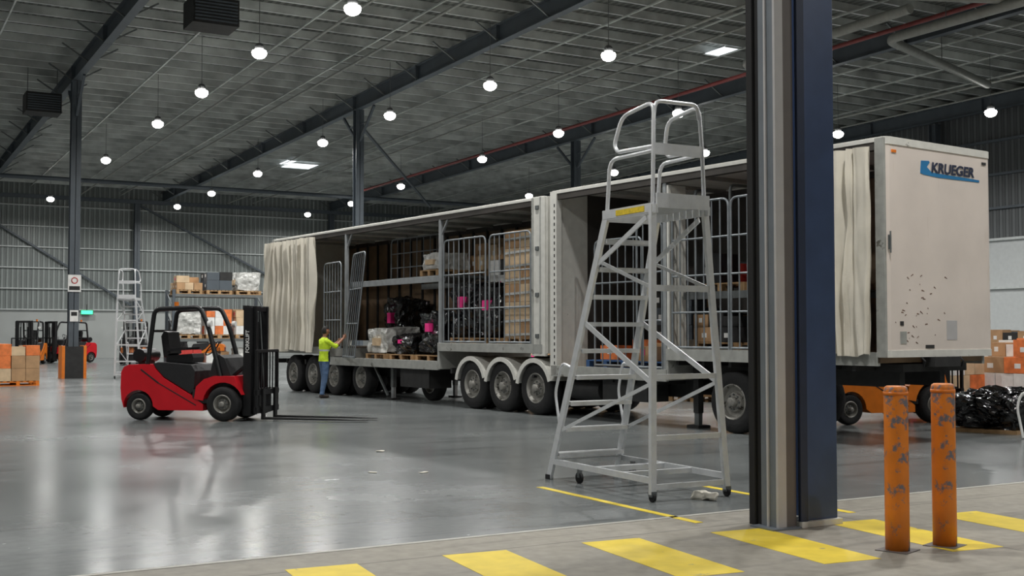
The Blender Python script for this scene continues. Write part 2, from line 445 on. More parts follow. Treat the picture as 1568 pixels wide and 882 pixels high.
g = G(); g.box(X0-.2, X0, Y0, Y1, 0, roofz(Y0), M_conc); g.build("wall_left")
g = G(); g.box(X0, X1, Y0-.2, Y0, 0, roofz(Y0), M_conc); g.build("wall_front")
g = G()
g.box(-.35, .35, -.04, .04, -.12, .12, M_exit); g.box(-.38, .38, -.01, .06, -.15, .15, M_chassis)
g.cyl((0, .02, .15), (0, .02, .5), .02, M_chassis, 6)
g.build("exit_sign", (12.9, Y1-.3, 2.9))

# ------------------------------------------------------------------ lights
LP = [(9.7,31.1),(9.7,37.2),(9.75,43.6),(9.8,54.0),(9.9,63.0),(9.9,71.4),(10.3,25.7),
      (18.3,26.5),(17.3,31.6),(16.6,37.8),(16.6,44.6),(17.1,54.9),(17.3,64.0),(17.3,71.8),
      (25.3,32.3),(23.8,37.9),(24.4,45.3),(25.2,55.9),(26.0,64.9),(25.9,72.3),
      (33.4,32.6),(31.9,38.9),(32.0,45.9),(33.3,56.2),(34.8,26.7),
      (2.2,32),(2.2,44),(2.2,57),(-6,28),(-6,50),  # from here on: out-of-view lamps, added to light the hall
      (10.0,18.0),(18.0,18.6),(26,17.5),(34.5,18),(2.0,20),(2.5,9.5),(10.2,8.5),(18.5,9),(28,8),(-8,8),(5,-2.5),(15,-2.5)]
ld = bpy.data.lights.new("high_bay_lamp", 'AREA'); ld.shape = 'DISK'; ld.size = .42; ld.energy = 330
ld.color = (1.0, .99, .965); ld.spread = math.radians(170)
gl = G()
gl.lathe((0,0,0), (0,0,1), [(0,-.17),(.08,-.165),(.15,-.13),(.195,-.07),(.21,0.0),(.19,.05),(.1,.09),(0,.09)], M_lens, 24)
gl.lathe((0,0,0), (0,0,1), [(.0,.085),(.11,.085),(.13,.11),(.12,.2),(.08,.26),(.0,.26)], M_fix, 24)
gl.cyl((0,0,.25), (0,0,.36), .015, M_fix, 6)
base = gl.build("high_bay_light", (LP[0][0], LP[0][1], 9.4))
for i, (x, y) in enumerate(LP):
    if i == 0: o = base
    else:
        o = bpy.data.objects.new("high_bay_light", base.data); scene.collection.objects.link(o)
        o.location = (x, y, 9.4)
    c = G(); c.cyl((0,0,.3), (0,0, roofz(y)-.2-9.4), .01, M_galvD, 5)
    w = c.build("suspension_wire"); w.parent = o
    l = bpy.data.objects.new("lamp", ld); scene.collection.objects.link(l); l.parent = o; l.location = (0,0,-.19)
w = bpy.data.worlds.new("world"); scene.world = w; w.use_nodes = True
w.node_tree.nodes["Background"].inputs[0].default_value = (.6,.65,.7,1)
w.node_tree.nodes["Background"].inputs[1].default_value = .15

# ------------------------------------------------------------------ near column & door track
CY = 7.1
g = G()
TT = 10.9
g.box(6.56, 6.65, CY, CY+.025, 0, TT, M_lgrey)
g.box(6.65, 6.765, CY+.01, CY+.05, 0, TT, M_taupe)
g.box(6.56, 6.58, CY+.025, CY+.2, 0, TT, M_track)
g.box(6.545, 6.565, CY+.10, CY+.12, 0, TT, M_lgrey)
g.box(6.58, 6.765, CY+.18, CY+.2, 0, TT, M_track)
g.box(6.57, 6.63, CY+.2, CY+.36, 0, TT, M_rubber)
g.tube([(6.555, CY+.27, 0), (6.555, CY+.27, TT-.1)], .012, M_rubber, 6)
g.box(6.47, 6.77, CY-.04, CY+.24, 0, .015, M_track)
g.build("roller_door_track")
g = G()
g.box(6.80, 7.22, CY+.0, CY+.025, .05, TT, M_navy)
g.box(6.78, 6.86, CY-.03, CY+.0, .05, TT, M_navyD)
g.box(6.86, 6.89, CY-.015, CY+.0, .05, TT, M_navy)
g.box(7.0, 7.02, CY+.02, CY+.4, .05, TT, M_navy)
g.box(6.80, 7.22, CY+.4, CY+.425, .05, TT, M_navy)
g.box(6.78, 7.24, CY-.04, CY+.45, 0, .05, M_whiteP)
g.build("steel_column", bevel=.004)

def bollard(lat, d, h):
    x = .497*d+.868*lat; y = .868*d-.497*lat
    g = G()
    R = .087
    g.lathe((0,0,0), (0,0,1), [(0,0),(R,0),(R,h*.25),(R,h*.5),(R,h*.75),(R,h-.035),(R*.93,h-.012),(R*.75,h-.002),(0,h)], M_bollard, 32)
    g.lathe((0,0,0), (0,0,1), [(R,h-.07),(R+.003,h-.07),(R+.003,h-.045),(R,h-.045)], M_orangeP, 32)
    g.box(-.12, .12, -.12, .12, 0, .006, M_taupe)
    g.build("bollard", (x, y, 0), .3)
bollard(2.84, 8.55, 1.21); bollard(3.26, 8.74, 1.22)

# ------------------------------------------------------------------ platform ladder
def platform_ladder(name, loc, rz, scale=1.0):
    g = G(); H = 2.83; PL = .86
    W0, W1 = .88, .62; XA, XB = .05, .67
    def bx(side, z):
        t = min(1, z/H); return (0+(XA)*t) if side == 0 else (W0+(XB-W0)*t)
    for side in (0, 1):
        s = 1 if side == 0 else -1
        g.bar((bx(side,0), 0, .07), (bx(side,H), .05, H), .062, .045, M_alu, up=(0,1,0))
        g.bar((bx(side,0)-.0, 1.97, .02), (bx(side,H), PL, H-.02), .032, .09, M_alu, up=(0,1,0))
        g.box(bx(side,0)-.025, bx(side,0)+.025, 1.93, 2.02, 0, .05, M_rubber)
        cx = bx(side, 0)
        g.cyl((cx-.015, 0, .045), (cx+.015, 0, .045), .045, M_rubber, 16)
        g.box(cx-.03, cx+.03, -.03, .03, .05, .1, M_galvD)
        g.bar((bx(side,.2), .0, .2), (bx(side,.2), 1.86, .2), .03, .06, M_alu)
        g.cyl((cx+s*.1-.015, 1.5, .06), (cx+s*.1+.015, 1.5, .06), .06, M_rubber, 16)
        g.bar((cx+s*.1, 1.5, .06), (cx+s*.1, 1.5, .2), .05, .035, M_galvD)
        g.bar((bx(side,1.72), 1.30, 1.72), (bx(side,1.12), .03, 1.12), .016, .055, M_alu)
        g.bar((bx(side,1.12), .03, 1.12), (bx(side,.55), 1.72, .55), .016, .035, M_alu)
        g.bar((bx(side,2.72), .15, 2.72), (bx(side,2.3), 1.05, 2.3), .016, .05, M_alu)
        g.bar((bx(side,2.0), .04, 2.03), (bx(side,2.35), 1.04, 2.35), .014, .035, M_aluD)
        g.bar((bx(side,H), -.02, H-.04), (bx(side,H), PL+.06, H-.04), .03, .085, M_alu)
        x = bx(side, H)
        top = 3.86
        g.tube([(x,.05,H-.05), (x+s*.02,.06,3.4), (x+s*.04,.08,top-.02), (x+s*.03,.62,top-.08), (x,.72,3.5), (x,.66,3.42), (x+s*.02,.06,3.40)], .02, M_alu, 10, .11)
        g.tube([(x+s*.02,.06,3.36), (x,.80,3.36), (x,PL-.0,H-.03)], .02, M_alu, 10, .12)
        g.tube([(bx(side,1.1), 1.5, 1.22), (bx(side,1.1)-s*.0, 1.72, 1.28), (bx(side,.7), 1.86, .95), (bx(side,.6), 1.77, .62)], .016, M_alu, 8, .08)
    n = 9
    for i in range(1, n+1):
        z = H*i/(n+1); t = z/H; y = 1.97+(PL-1.97)*t
        xa = bx(0, z)+.015; xb = bx(1, z)-.015
        g.box(xa, xb, y-.08, y+.07, z-.01, z+.012, M_aluD)
        g.box(xa, xb, y+.055, y+.075, z-.03, z+.014, M_alu)
        g.box(xa, xb, y-.09, y-.075, z-.03, z+.014, M_alu)
    for z, h in ((.14, .05), (.6, .05), (1.18, .05), (2.03, .06)):
        g.bar((bx(0,z), .02*z, z), (bx(1,z), .02*z, z), .03, h, M_alu)
    g.bar((bx(0,.2), 1.05, .2), (bx(1,.2), 1.05, .2), .09, .05, M_alu)
    g.bar((bx(0,.2), .55, .2), (bx(1,.2), .55, .2), .05, .05, M_alu)
    g.bar((bx(0,.2), 1.85, .2), (bx(1,.2), 1.85, .2), .05, .05, M_alu)
    for k in range(8):
        y = .02+k*(PL/8); g.box(XA, XB, y, y+PL/8-.012, H-.005, H+.012, M_aluD)
    g.box(XA, XB, -.03, .0, H-.03, H+.11, M_alu)
    g.box(XA-.02, XA-.005, 0.0, PL+.06, H-.07, H+.02, M_alu)
    g.box(XA-.026, XA-.018, .16, .66, H-.055, H+.0, M_yel)
    g.box(XA-.006+.0, XB, PL+.05, PL+.08, H-.09, H+.01, M_alu)
    g.bar((XA+.02, .06, 3.38), (XB-.02, .06, 3.38), .03, .11, M_alu)
    g.tube([(XA+.04,.08,3.7), (XA+.06,.08,3.85), (XB-.06,.08,3.85), (XB-.04,.08,3.7)], .02, M_alu, 10, .08)
    return g.build(name, loc, rz, scale=scale)
platform_ladder("platform_ladder", (6.60, 8.85, 0), math.radians(-2))
platform_ladder("platform_ladder", (8.0, 41.9, 0), math.radians(-25), 1.0)
g = G(); g.lump((0,0,.04), (.10,.26,.075), M_tarp, .05, 3, 10, 9, .5, .4); g.build("cleaning_rag", (7.12, 8.72, 0), .5)

# ------------------------------------------------------------------ forklift
def arc(cx, cz, r, a0, a1, n):
    return [(cx+r*math.cos(math.radians(a0+(a1-a0)*i/n)), cz+r*math.sin(math.radians(a0+(a1-a0)*i/n))) for i in range(n+1)]
def forklift(name, loc, rz, paint, scale=1.0, fork=2.1):
    g = G()
    poly = [(-.30,.24),(-.35,.40),(-.37,.62),(-.36,.93),(-.30,1.03),(-.2,1.07),(.30,1.08),(.36,.98),(.52,.82),(.80,.66),(1.08,.5),(1.34,.32),(1.34,.2),(.42,.2)]+arc(0,.27,.31,0,180,12)[0:12]
    g.prism(poly, 'y', -.56, .56, paint)
    g.box(-.39, -.3, -.12, .12, .42, .6, M_black)
    for sy in (-1, 1):
        g.box(-.375, -.36, sy*.42-.06, sy*.42+.06, .78, .9, M_glass)
    g.box(-.372, -.36, -.28, .28, .66, .9, M_blackm)
    for sy in (-1, 1):
        g.bar((.05, sy*.563, .98), (.42, sy*.563, .72), .006, .03, M_blackm); g.bar((.42, sy*.563, .72), (1.2, sy*.563, .3), .006, .02, M_blackm)
    g.prism([(.30,1.09),(.36,1.0),(.52,.84),(.80,.68),(1.08,.52),(1.14,.62),(1.16,.95),(1.08,1.07),(.4,1.12)], 'y', -.54, .54, M_blackm)
    g.box(1.1, 1.42, -.55, .55, .34, .42, M_blackm); g.box(1.12, 1.32, -.56, .56, .42, .6, M_blackm)
    g.prism([(1.16,.42),(1.2,.66),(1.36,.8),(1.55,.86),(1.98,.86),(2.02,.74)]+arc(1.75,.33,.41,25,172,10), 'y', -.58, .58, paint)
    g.prism([(1.2,.42),(1.9,.42),(1.98,.8),(1.3,.8)], 'y', -.36, .36, M_black)
    g.prism([(1.42,.86),(1.5,1.22),(1.62,1.26),(1.72,1.2),(1.86,.86)], 'y', -.46, .46, M_blackm)
    for sy in (-1, 1):
        g.wheel((0, sy*.45, .27), (0, sy, 0), .27, .19, M_rim, .55)
        g.wheel((1.75, sy*.5, .33), (0, sy, 0), .33, .24, M_rim, .55)
    g.prism([(.42,1.12),(.42,1.24),(.95,1.28),(.98,1.2),(.95,1.1)], 'y', -.25, .25, M_black)
    g.prism([(.36,1.2),(.3,1.62),(.36,1.72),(.44,1.7),(.5,1.28)], 'y', -.24, .24, M_black)
    for sy in (-1, 1): g.bar((.45, sy*.29, 1.36), (.85, sy*.29, 1.38), .05, .05, M_black)
    g.cyl((1.5,0,1.1), (1.28,0,1.36), .03, M_black, 10)
    c = Vector((1.26,0,1.38)); u = Vector((.64,0,.76)).normalized(); v = Vector((0,1,0))
    g.tube([c+(u*math.cos(t)+v*math.sin(t))*.17 for t in [2*PI*k/20 for k in range(20)]], .014, M_black, 6, closed=True)
    for k in (0, 1, 2):
        t = 2*PI*k/3; g.cyl(c, c+(u*math.cos(t)+v*math.sin(t))*.17, .01, M_black, 6)
    for k in range(3): g.cyl((1.52,-.2-.07*k,1.2), (1.5,-.2-.07*k,1.4), .009, M_black, 6)
    for sy in (-1, 1):
        g.tube([(.14,sy*.46,1.05), (.20,sy*.47,1.5), (.28,sy*.47,2.14), (1.22,sy*.47,2.18), (1.4,sy*.48,1.8), (1.66,sy*.5,.84)], .046, M_black, 8, .12)
        g.cyl((1.43,sy*.56,1.86), (1.50,sy*.56,1.86), .06, M_sign, 12)
        g.bar((1.4,sy*.48,1.86), (1.46,sy*.56,1.86), .02, .02, M_black)
    for k in range(9):
        x = .32+k*.11; g.bar((x,-.47,2.16), (x,.47,2.16), .025, .045, M_black)
    g.bar((.22,-.47,1.72), (.22,.47,1.72), .03, .05, M_black)
    g.cyl((.4,.2,2.19), (.4,.2,2.3), .045, M_orangeP, 12)
    g.tube([(-.12,-.32,1.24), (-.12,.32,1.24)], .13, M_black, 16)
    g.bar((-.12,-.2,1.06), (-.12,-.2,1.16), .2, .04, M_black); g.bar((-.12,.2,1.06), (-.12,.2,1.16), .2, .04, M_black)
    for sy in (-1, 1):
        g.box(2.08, 2.24, sy*.36-.05, sy*.36+.05, .1, 2.18, M_black)
        g.box(2.16, 2.30, sy*.27-.035, sy*.27+.035, .12, 2.2, M_black)
        g.cyl((2.12,sy*.17,.15), (2.12,sy*.17,1.9), .045, M_black, 10)
        g.cyl((2.12,sy*.17,1.6), (2.12,sy*.17,2.1), .03, M_galv, 10)
        g.cyl((1.7,sy*.3,.75), (2.1,sy*.34,1.05), .04, M_black, 10)
        g.bar((2.3,sy*.12,.4), (2.2,sy*.12,2.1), .03, .015, M_galvD)
        g.box(2.38, 2.42, sy*.52-.03, sy*.52+.03, .2, 1.35, M_black)
        g.box(2.43, 2.475, sy*.3-.06, sy*.3+.06, .04, .62, M_black)
        g.prism([(2.43,.03),(2.43,.075),(2.43+fork*.7,.06),(2.43+fork,.038),(2.43+fork,.03)], 'y', sy*.3-.06, sy*.3+.06, M_chassis)
    for z in (.14, .9, 2.12): g.box(2.06, 2.12, -.4, .4, z, z+.09, M_black)
    g.box(2.2, 2.28, -.3, .3, 2.1, 2.18, M_black); g.box(2.2, 2.28, -.3, .3, 1.3, 1.36, M_black)
    g.box(2.36, 2.43, -.55, .55, .16, .27, M_black); g.box(2.36, 2.43, -.55, .55, .5, .6, M_black)
    g.box(2.38, 2.42, -.52, .52, 1.31, 1.36, M_black)
    g.box(2.3, 2.37, -.3, .3, .14, .62, M_black)
    for k in range(7):
        y = -.42+k*.14; g.box(2.39, 2.41, y-.012, y+.012, .6, 1.32, M_black)
    return g.build(name, loc, rz, bevel=.012, scale=scale)
fk = forklift("forklift", (4.92, 22.2, 0), math.radians(-40), M_red, scale=.95)
text("FORKLIFT", fk, (2.20, -.418, 1.3), (PI/2, -PI/2, 0), .1, M_sign, "mast_label", bold=.002)
f2 = forklift("forklift", (15.15, 15.0, 0), math.radians(-10), M_orangeP, fork=.8)
text("25", f2, (-.1, -.565, .78), (PI/2, 0, 0), .16, M_sign, "fleet_number")
forklift("forklift", (8.2, 64.0, 0), math.radians(-110), M_orangeP, fork=1.0)
forklift("forklift", (11.0, 66.0, 0), math.radians(-150), M_red, fork=1.0)
forklift("forklift", (12.9, 61.5, 0), math.radians(-110), M_orangeP, fork=1.0)
forklift("forklift", (15.5, 56.0, 0), math.radians(160), M_orangeP, fork=1.0)

# ------------------------------------------------------------------ trailers
T0 = Vector((12.3, 11.16, 0)); TR = math.radians(5.3)
def TW(x, s, z=0):
    return (T0.x+x*math.cos(TR)-s*math.sin(TR), T0.y+x*math.sin(TR)+s*math.cos(TR), z)
def curtain(g, x, s0, s1, z0, z1, m, folds, amp, seed=0, pinch=0.0):
    nu = folds*14; nz = 26; vs = []; fs = []
    for j in range(nz+1):
        t = j/nz; z = z0+(z1-z0)*t
        for i in range(nu+1):
            u = i/nu
            ph = noise.noise(Vector((u*5.5, t*.7, seed)))*5.0
            a = amp*(.75+.9*noise.noise(Vector((u*7, t*.7, seed+5))))*(1-.3*t)
            drift = .2*noise.noise(Vector((u*3, t*1.0, seed+20)))*(u*(1-u)*4)
            s = s0+(s1-s0)*u+drift+pinch*(1-t)*(.5-u)
            w = u*folds*2*PI+ph
            tri = 1-2*abs(((w/PI) % 2)-1)
            xx = x-amp*1.5+a*(.7*tri+.4*math.sin(w)+.3*math.sin(2.3*w+1.3))+.05*noise.noise(Vector((u*10, t*4, seed+9)))
            zz = z+(.08*noise.noise(Vector((u*6, 0, seed))) if j == 0 else 0)
            vs.append((min(xx, x-.005), s, zz))
    n = nu+1
    for j in range(nz):
        for i in range(nu):
            fs.append((j*n+i, j*n+i+1, (j+1)*n+i+1, (j+1)*n+i))
    g.add(vs, fs, m, True)
def gate(g, x, s0, s1, z0, z1, m, bars=6, dx=0.0, rails=(.33, .66), r=.02, shear=0.0):
    P = lambda u, z: (x+dx*u, s0+(s1-s0)*u+shear*(z-z0), z)
    g.tube([P(0,z0), P(0,z1), P(1,z1), P(1,z0)], r, m, 8, .14)
    g.tube([P(0,z0+.03), P(1,z0+.03)], r, m, 8)
    for q in rails: g.tube([P(0,z0+(z1-z0)*q), P(1,z0+(z1-z0)*q)], r*.85, m, 6)
    for k in range(1, bars):
        g.tube([P(k/bars,z0+.03), P(k/bars,z1-.01)], r*.7, m, 6)
def chassis(g, s0, s1, z):
    for x in (.75, 1.7):
        g.box(x-.06, x+.06, s0, s1, z-.38, z-.02, M_chassis)
    s = s0+.3
    while s < s1:
        g.box(.06, 2.44, s-.03, s+.03, z-.14, z-.02, M_chassis); s += .6
def axle(g, s, R=.52, fender=False):
    for side in (0, 1):
        ax = (-1, 0, 0) if side == 0 else (1, 0, 0)
        xo = .2 if side == 0 else 2.3; xi = .52 if side == 0 else 1.98
        g.wheel((xo, s, R), ax, R, .3, M_rim)
        g.wheel((xi, s, R), ax, R, .28, M_rim)
        if fender:
            xa, xb = (.0, .68) if side == 0 else (1.82, 2.5)
            AA = range(8, 173, 12)
            pts = [(s+(R+.07)*math.cos(math.radians(a)), R+(R+.07)*math.sin(math.radians(a))) for a in AA]
            pin = [(s+(R+.05)*math.cos(math.radians(a)), R+(R+.05)*math.sin(math.radians(a))) for a in AA][::-1]
            g.prism(pts+pin, 'x', xa, xb, M_whiteP)
            g.prism(pts+[(s+(R-.02)*math.cos(math.radians(a)), R+(R-.02)*math.sin(math.radians(a))) for a in AA][::-1], 'x', xa-.01 if side == 0 else xb-.01, xa+.01 if side == 0 else xb+.01, M_whiteP)
    g.cyl((.3, s, R), (2.2, s, R), .07, M_chassis, 10)
    for x in (.72, 1.78): g.bar((x, s-.4, R+.2), (x, s+.1, R-.05), .09, .1, M_chassis)
HT = 4.3
def roof(g, s0, s1, top):
    for x in (0.0, 2.38):
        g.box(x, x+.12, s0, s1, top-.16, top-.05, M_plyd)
        g.box(x-.01 if x == 0 else x, x+.12 if x == 0 else x+.13, s0, s1, top-.05, top, M_whiteP)
    g.box(.02, 2.48, s0, s1, top-.02, top+.02, M_whiteP)
    s = s0+.4
    while s < s1:
        g.box(.1, 2.4, s-.02, s+.02, top-.09, top-.02, M_railg); s += 1.2

g = G()
c = .09
face = [(c,-.02),(2.5-c,-.02),(2.5-.03,.0),(2.5,.07),(2.5,.14),(0,.14),(0,.07),(.03,0)]
g.prism(face, 'z', 1.3, HT, M_white)
g.prism([(p[0], p[1]-.012) if p[1] < .1 else p for p in face], 'z', HT-.09, HT+.015, M_whiteP)
g.prism([(p[0], p[1]-.012) if p[1] < .1 else p for p in face], 'z', 1.26, 1.36, M_whiteP)
g.box(-.012, .03, -.0, .15, 1.26, HT, M_railg)
g.box(.04, .09, -.04, -.018, 2.75, 2.95, M_galvD); g.cyl((.055,-.05,2.7), (.055,-.05,3.0), .012, M_galvD, 6)
for x in (.18, 2.32):
    g.box(x-.05, x+.05, -.032, -.02, 4.1, 4.14, M_chassis if x > 1 else M_orangeP)
g.box(.28, .42, -.026, -.02, 1.45, 1.62, M_railg); g.box(1.35, 1.6, -.024, -.02, 1.5, 1.78, M_lgrey)
g.box(.28, .36, -.026, -.02, 1.7, 1.76, M_chassis); g.box(.85, 1.05, -.026, -.02, 1.38, 1.43, M_chassis)
rs = random.Random(5)
M_scuff = mat("scuff_marks", (112, 84, 70), rough=.8)
for k in range(34):
    x = rs.choice((rs.uniform(.2, .9), rs.uniform(.15, 1.8))); z = rs.choice((rs.uniform(1.45, 1.9), rs.uniform(1.55, 1.95), rs.uniform(2.0, 2.4))); a = rs.uniform(-.6, .6); L_ = rs.uniform(.015, .07)
    g.prism([(x,z),(x+L_,z+a*L_),(x+L_*.9,z+a*L_+.012),(x+.01,z+.018)], 'y', -.0225, -.02, M_scuff)
g.prism([(.78,3.86),(.80,4.04),(.98,4.05),(1.0,4.03),(.93,3.96),(1.04,3.89),(2.2,3.865),(2.2,3.83),(1.2,3.825),(.85,3.845)], 'y', -.026, -.02, M_blue)
g.box(.5, 2.0, .1, 2.2, 1.05, 1.16, M_chassis)
g.box(.95, 1.55, -.1, .1, 1.12, 1.26, M_chassis)
for x in (.75, 1.05, 1.35, 1.65): g.tube([(x,.0,1.28), (x,-.08,1.2), (x+.05,-.02,1.12)], .014, M_rubber, 6)
g.box(0, 2.5, .14, 4.4, 1.18, 1.3, M_ply); g.box(-.02, .05, .14, 4.4, 1.14, 1.33, M_railg); g.box(2.45, 2.52, .14, 4.4, 1.14, 1.33, M_railg)
g.box(0, 2.5, 4.4, 7.6, .84, .95, M_ply); g.box(-.02, .05, 4.4, 7.6, .78, .98, M_railg); g.box(2.45, 2.52, 4.4, 7.6, .78, .98, M_railg)
g.box(0, 2.5, 4.36, 4.42, .8, 1.3, M_railg)
g.box(.02, .42, 4.36, 4.40, 1.3, HT-.2, M_whiteP)
chassis(g, .3, 4.4, 1.2); chassis(g, 4.4, 11.3, .86)
g.box(.5, 2.0, 7.6, 11.2, .92, 1.02, M_chassis)
g.lathe((1.25, 9.3, 1.02), (0,0,1), [(0,.0),(.5,0),(.52,.03),(.5,.07),(0,.07)], M_chassis, 20)
for s in (8.2, 9.33, 10.46): axle(g, s, .52, True)
for x in (.5, 2.0):
    g.box(x-.06, x+.06, 4.1, 4.22, .25, 1.2, M_chassis); g.box(x-.045, x+.045, 4.11, 4.21, .05, .4, M_galvD); g.box(x-.14, x+.14, 4.02, 4.3, 0, .05, M_chassis)
g.bar((.5, 4.16, .6), (2.0, 4.16, .6), .06, .06, M_chassis)
g.wheel((.3, 3.05, .5), (-1,0,0), .5, .3, M_rim); g.wheel((2.2, 3.05, .5), (1,0,0), .5, .3, M_rim)
g.cyl((.3, 3.05, .5), (2.2, 3.05, .5), .07, M_chassis, 10); g.box(.7, 1.8, 2.95, 3.15, .5, 1.1, M_chassis)
g.box(.1, .6, 5.0, 6.2, .4, .8, M_chassis); g.cyl((.35,6.4,.55), (.35,7.3,.55), .2, M_chassis, 16)
roof(g, .14, 7.6, HT)
g.box(0, .8, 7.5, 7.6, .95, HT-.02, M_whiteP); g.box(.8, 2.5, 7.5, 7.6, .95, HT-.02, M_plyd)  # bulkhead colour darkened past the lit strip, standing in for shade and dark goods
g.box(-.02, .1, 7.42, 7.62, .8, HT, M_whiteP)
for k in range(26): g.box(-.024, -.018, 7.47, 7.5, 1.0+k*.12, 1.06+k*.12, M_chassis)
g.box(0.02, .08, 4.42, 4.5, .95, HT-.1, M_galv)
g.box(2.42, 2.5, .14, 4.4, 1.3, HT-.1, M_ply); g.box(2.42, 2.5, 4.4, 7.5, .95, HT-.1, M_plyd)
curtain(g, -.0, .14, 1.3, 1.28, HT-.12, M_cream, 6, .1, 3)
GZ = M_gate
gate(g, .05, 1.7, 2.95, 1.33, 3.75, GZ, 7, rails=(.25,.5,.75)); gate(g, .05, 3.0, 4.3, 1.33, 3.75, GZ, 7, rails=(.25,.5,.75))
gate(g, .05, 4.55, 5.2, .98, 3.5, GZ, 4); gate(g, .25, 5.3, 6.6, .98, 3.3, GZ, 6)
for s in (2.0, 3.2, 4.0): g.tube([(.3,s,1.33),(.3,s,4.0),(1.2,s,4.0)], .025, M_galvD, 8, .1)
for x in (.3, 2.1): g.box(x, x+.07, 1.6, 4.3, 2.16, 2.26, M_galvD)
g.box(.3, 2.17, 1.6, 4.3, 2.26, 2.28, M_galvD)
ta = g.build("curtainside_trailer", T0, TR, bevel=.006)
text("KRUEGER", ta, (1.02, -.03, 3.895), (PI/2, 0, 0), .2, M_navyt, "lettering", sx=1.2, shear=.12, bold=.006)

# --- rear trailer
g = G()
S0, S1 = 7.78, 20.8; HB = 4.24
g.prism([(0,S0+.06),(.04,S0),(2.46,S0),(2.5,S0+.06),(2.5,S0+.14),(0,S0+.14)], 'z', 1.2, HB, M_whiteP)
g.box(-.015, .06, S0+.02, S0+.44, 1.15, HB, M_whiteP)
g.box(-.03, -.01, S0+.14, S0+.18, 1.2, HB, M_railg)
g.box(-.03, -.01, S0+.38, S0+.44, 1.2, HB, M_railg)
for z in (1.5, 2.3, 3.2, 4.0): g.box(-.045, -.015, S0+.2, S0+.3, z, z+.08, M_galvD)
g.box(0, 2.5, S0+.1, 11.75, 1.24, 1.35, M_ply); g.box(-.02, .05, S0+.1, 11.75, 1.2, 1.38, M_railg); g.box(2.45, 2.52, S0+.1, 11.75, 1.2, 1.38, M_railg)
g.box(0, 2.5, 11.75, 17.3, .84, .95, M_ply); g.box(-.02, .05, 11.75, 17.3, .78, .98, M_railg); g.box(2.45, 2.52, 11.75, 17.3, .78, .98, M_railg)
g.box(0, 2.5, 17.3, S1, 1.09, 1.2, M_ply); g.box(-.02, .05, 17.3, S1, 1.05, 1.23, M_railg); g.box(2.45, 2.52, 17.3, S1, 1.05, 1.23, M_railg)
g.box(0, 2.5, 11.7, 11.78, .8, 1.35, M_railg); g.box(0, 2.5, 17.27, 17.33, .8, 1.2, M_railg)
chassis(g, 11.8, S1, .9)
for s in (16.98, 18.22, 19.46): axle(g, s, .5)
for x in (.35, 2.1):
    g.box(x-.05, x+.05, 14.3, 14.42, .3, .9, M_galvD); g.box(x-.04, x+.04, 14.31, 14.41, .04, .4, M_galv); g.box(x-.12, x+.12, 14.22, 14.5, 0, .04, M_chassis)
g.bar((.2, 14.36, .1), (.2, 15.1, .85), .05, .05, M_galvD)
g.box(.1, .7, 12.3, 13.6, .35, .8, M_chassis); g.wheel((.3, 15.7, .5), (-1,0,0), .48, .28, M_rim)
g.wheel((.6, 12.9, .45), (-1,0,0), .42, .26, M_rim)
roof(g, S0+.14, S1, HB)
g.box(2.42, 2.5, S0+.14, S1, 1.38, HB-.1, M_ply); g.box(2.42, 2.5, 11.75, 17.3, .95, 1.4, M_ply)
s = S0+.6
while s < S1:
    g.box(2.37, 2.42, s, s+.06, 1.38, HB-.1, M_chassis); s += .62
g.box(0, 2.5, S1-.06, S1, 1.1, HB, M_whiteP)
g.box(-.02, .1, S1-.12, S1, 1.05, HB, M_railg)
for s in (11.7, 16.25):
    g.box(.0, .08, s-.04, s+.04, .95 if s > 11.8 else 1.35, HB-.12, M_galv)
    g.bar((.05, s-.0, HB-.5), (.05, s-.28, HB-.15), .05, .04, M_galv)
curtain(g, -.0, 17.75, S1-.05, 1.12, HB-.12, M_cream, 12, .15, 11, pinch=-.3)
gate(g, .03, 17.5, 16.3, 1.2, 3.4, GZ, 6, dx=-.12)
gate(g, -.03, 16.3, 15.1, .98, 3.55, GZ, 6, dx=-.3, shear=-.22)
gate(g, .05, 11.6, 9.95, 1.38, 3.62, GZ, 8); gate(g, .05, 9.8, 8.35, 1.38, 3.62, GZ, 8)
gate(g, 1.3, 16.2, 13.6, 2.9, 4.0, GZ, 8)
for x in (.15, 2.2):
    g.box(x, x+.07, 11.8, 16.2, 2.74, 2.88, M_galv)
g.box(.22, 2.2, 11.8, 14.6, 2.84, 2.9, M_galvD)
tb = g.build("curtainside_trailer", T0, TR, bevel=.006)

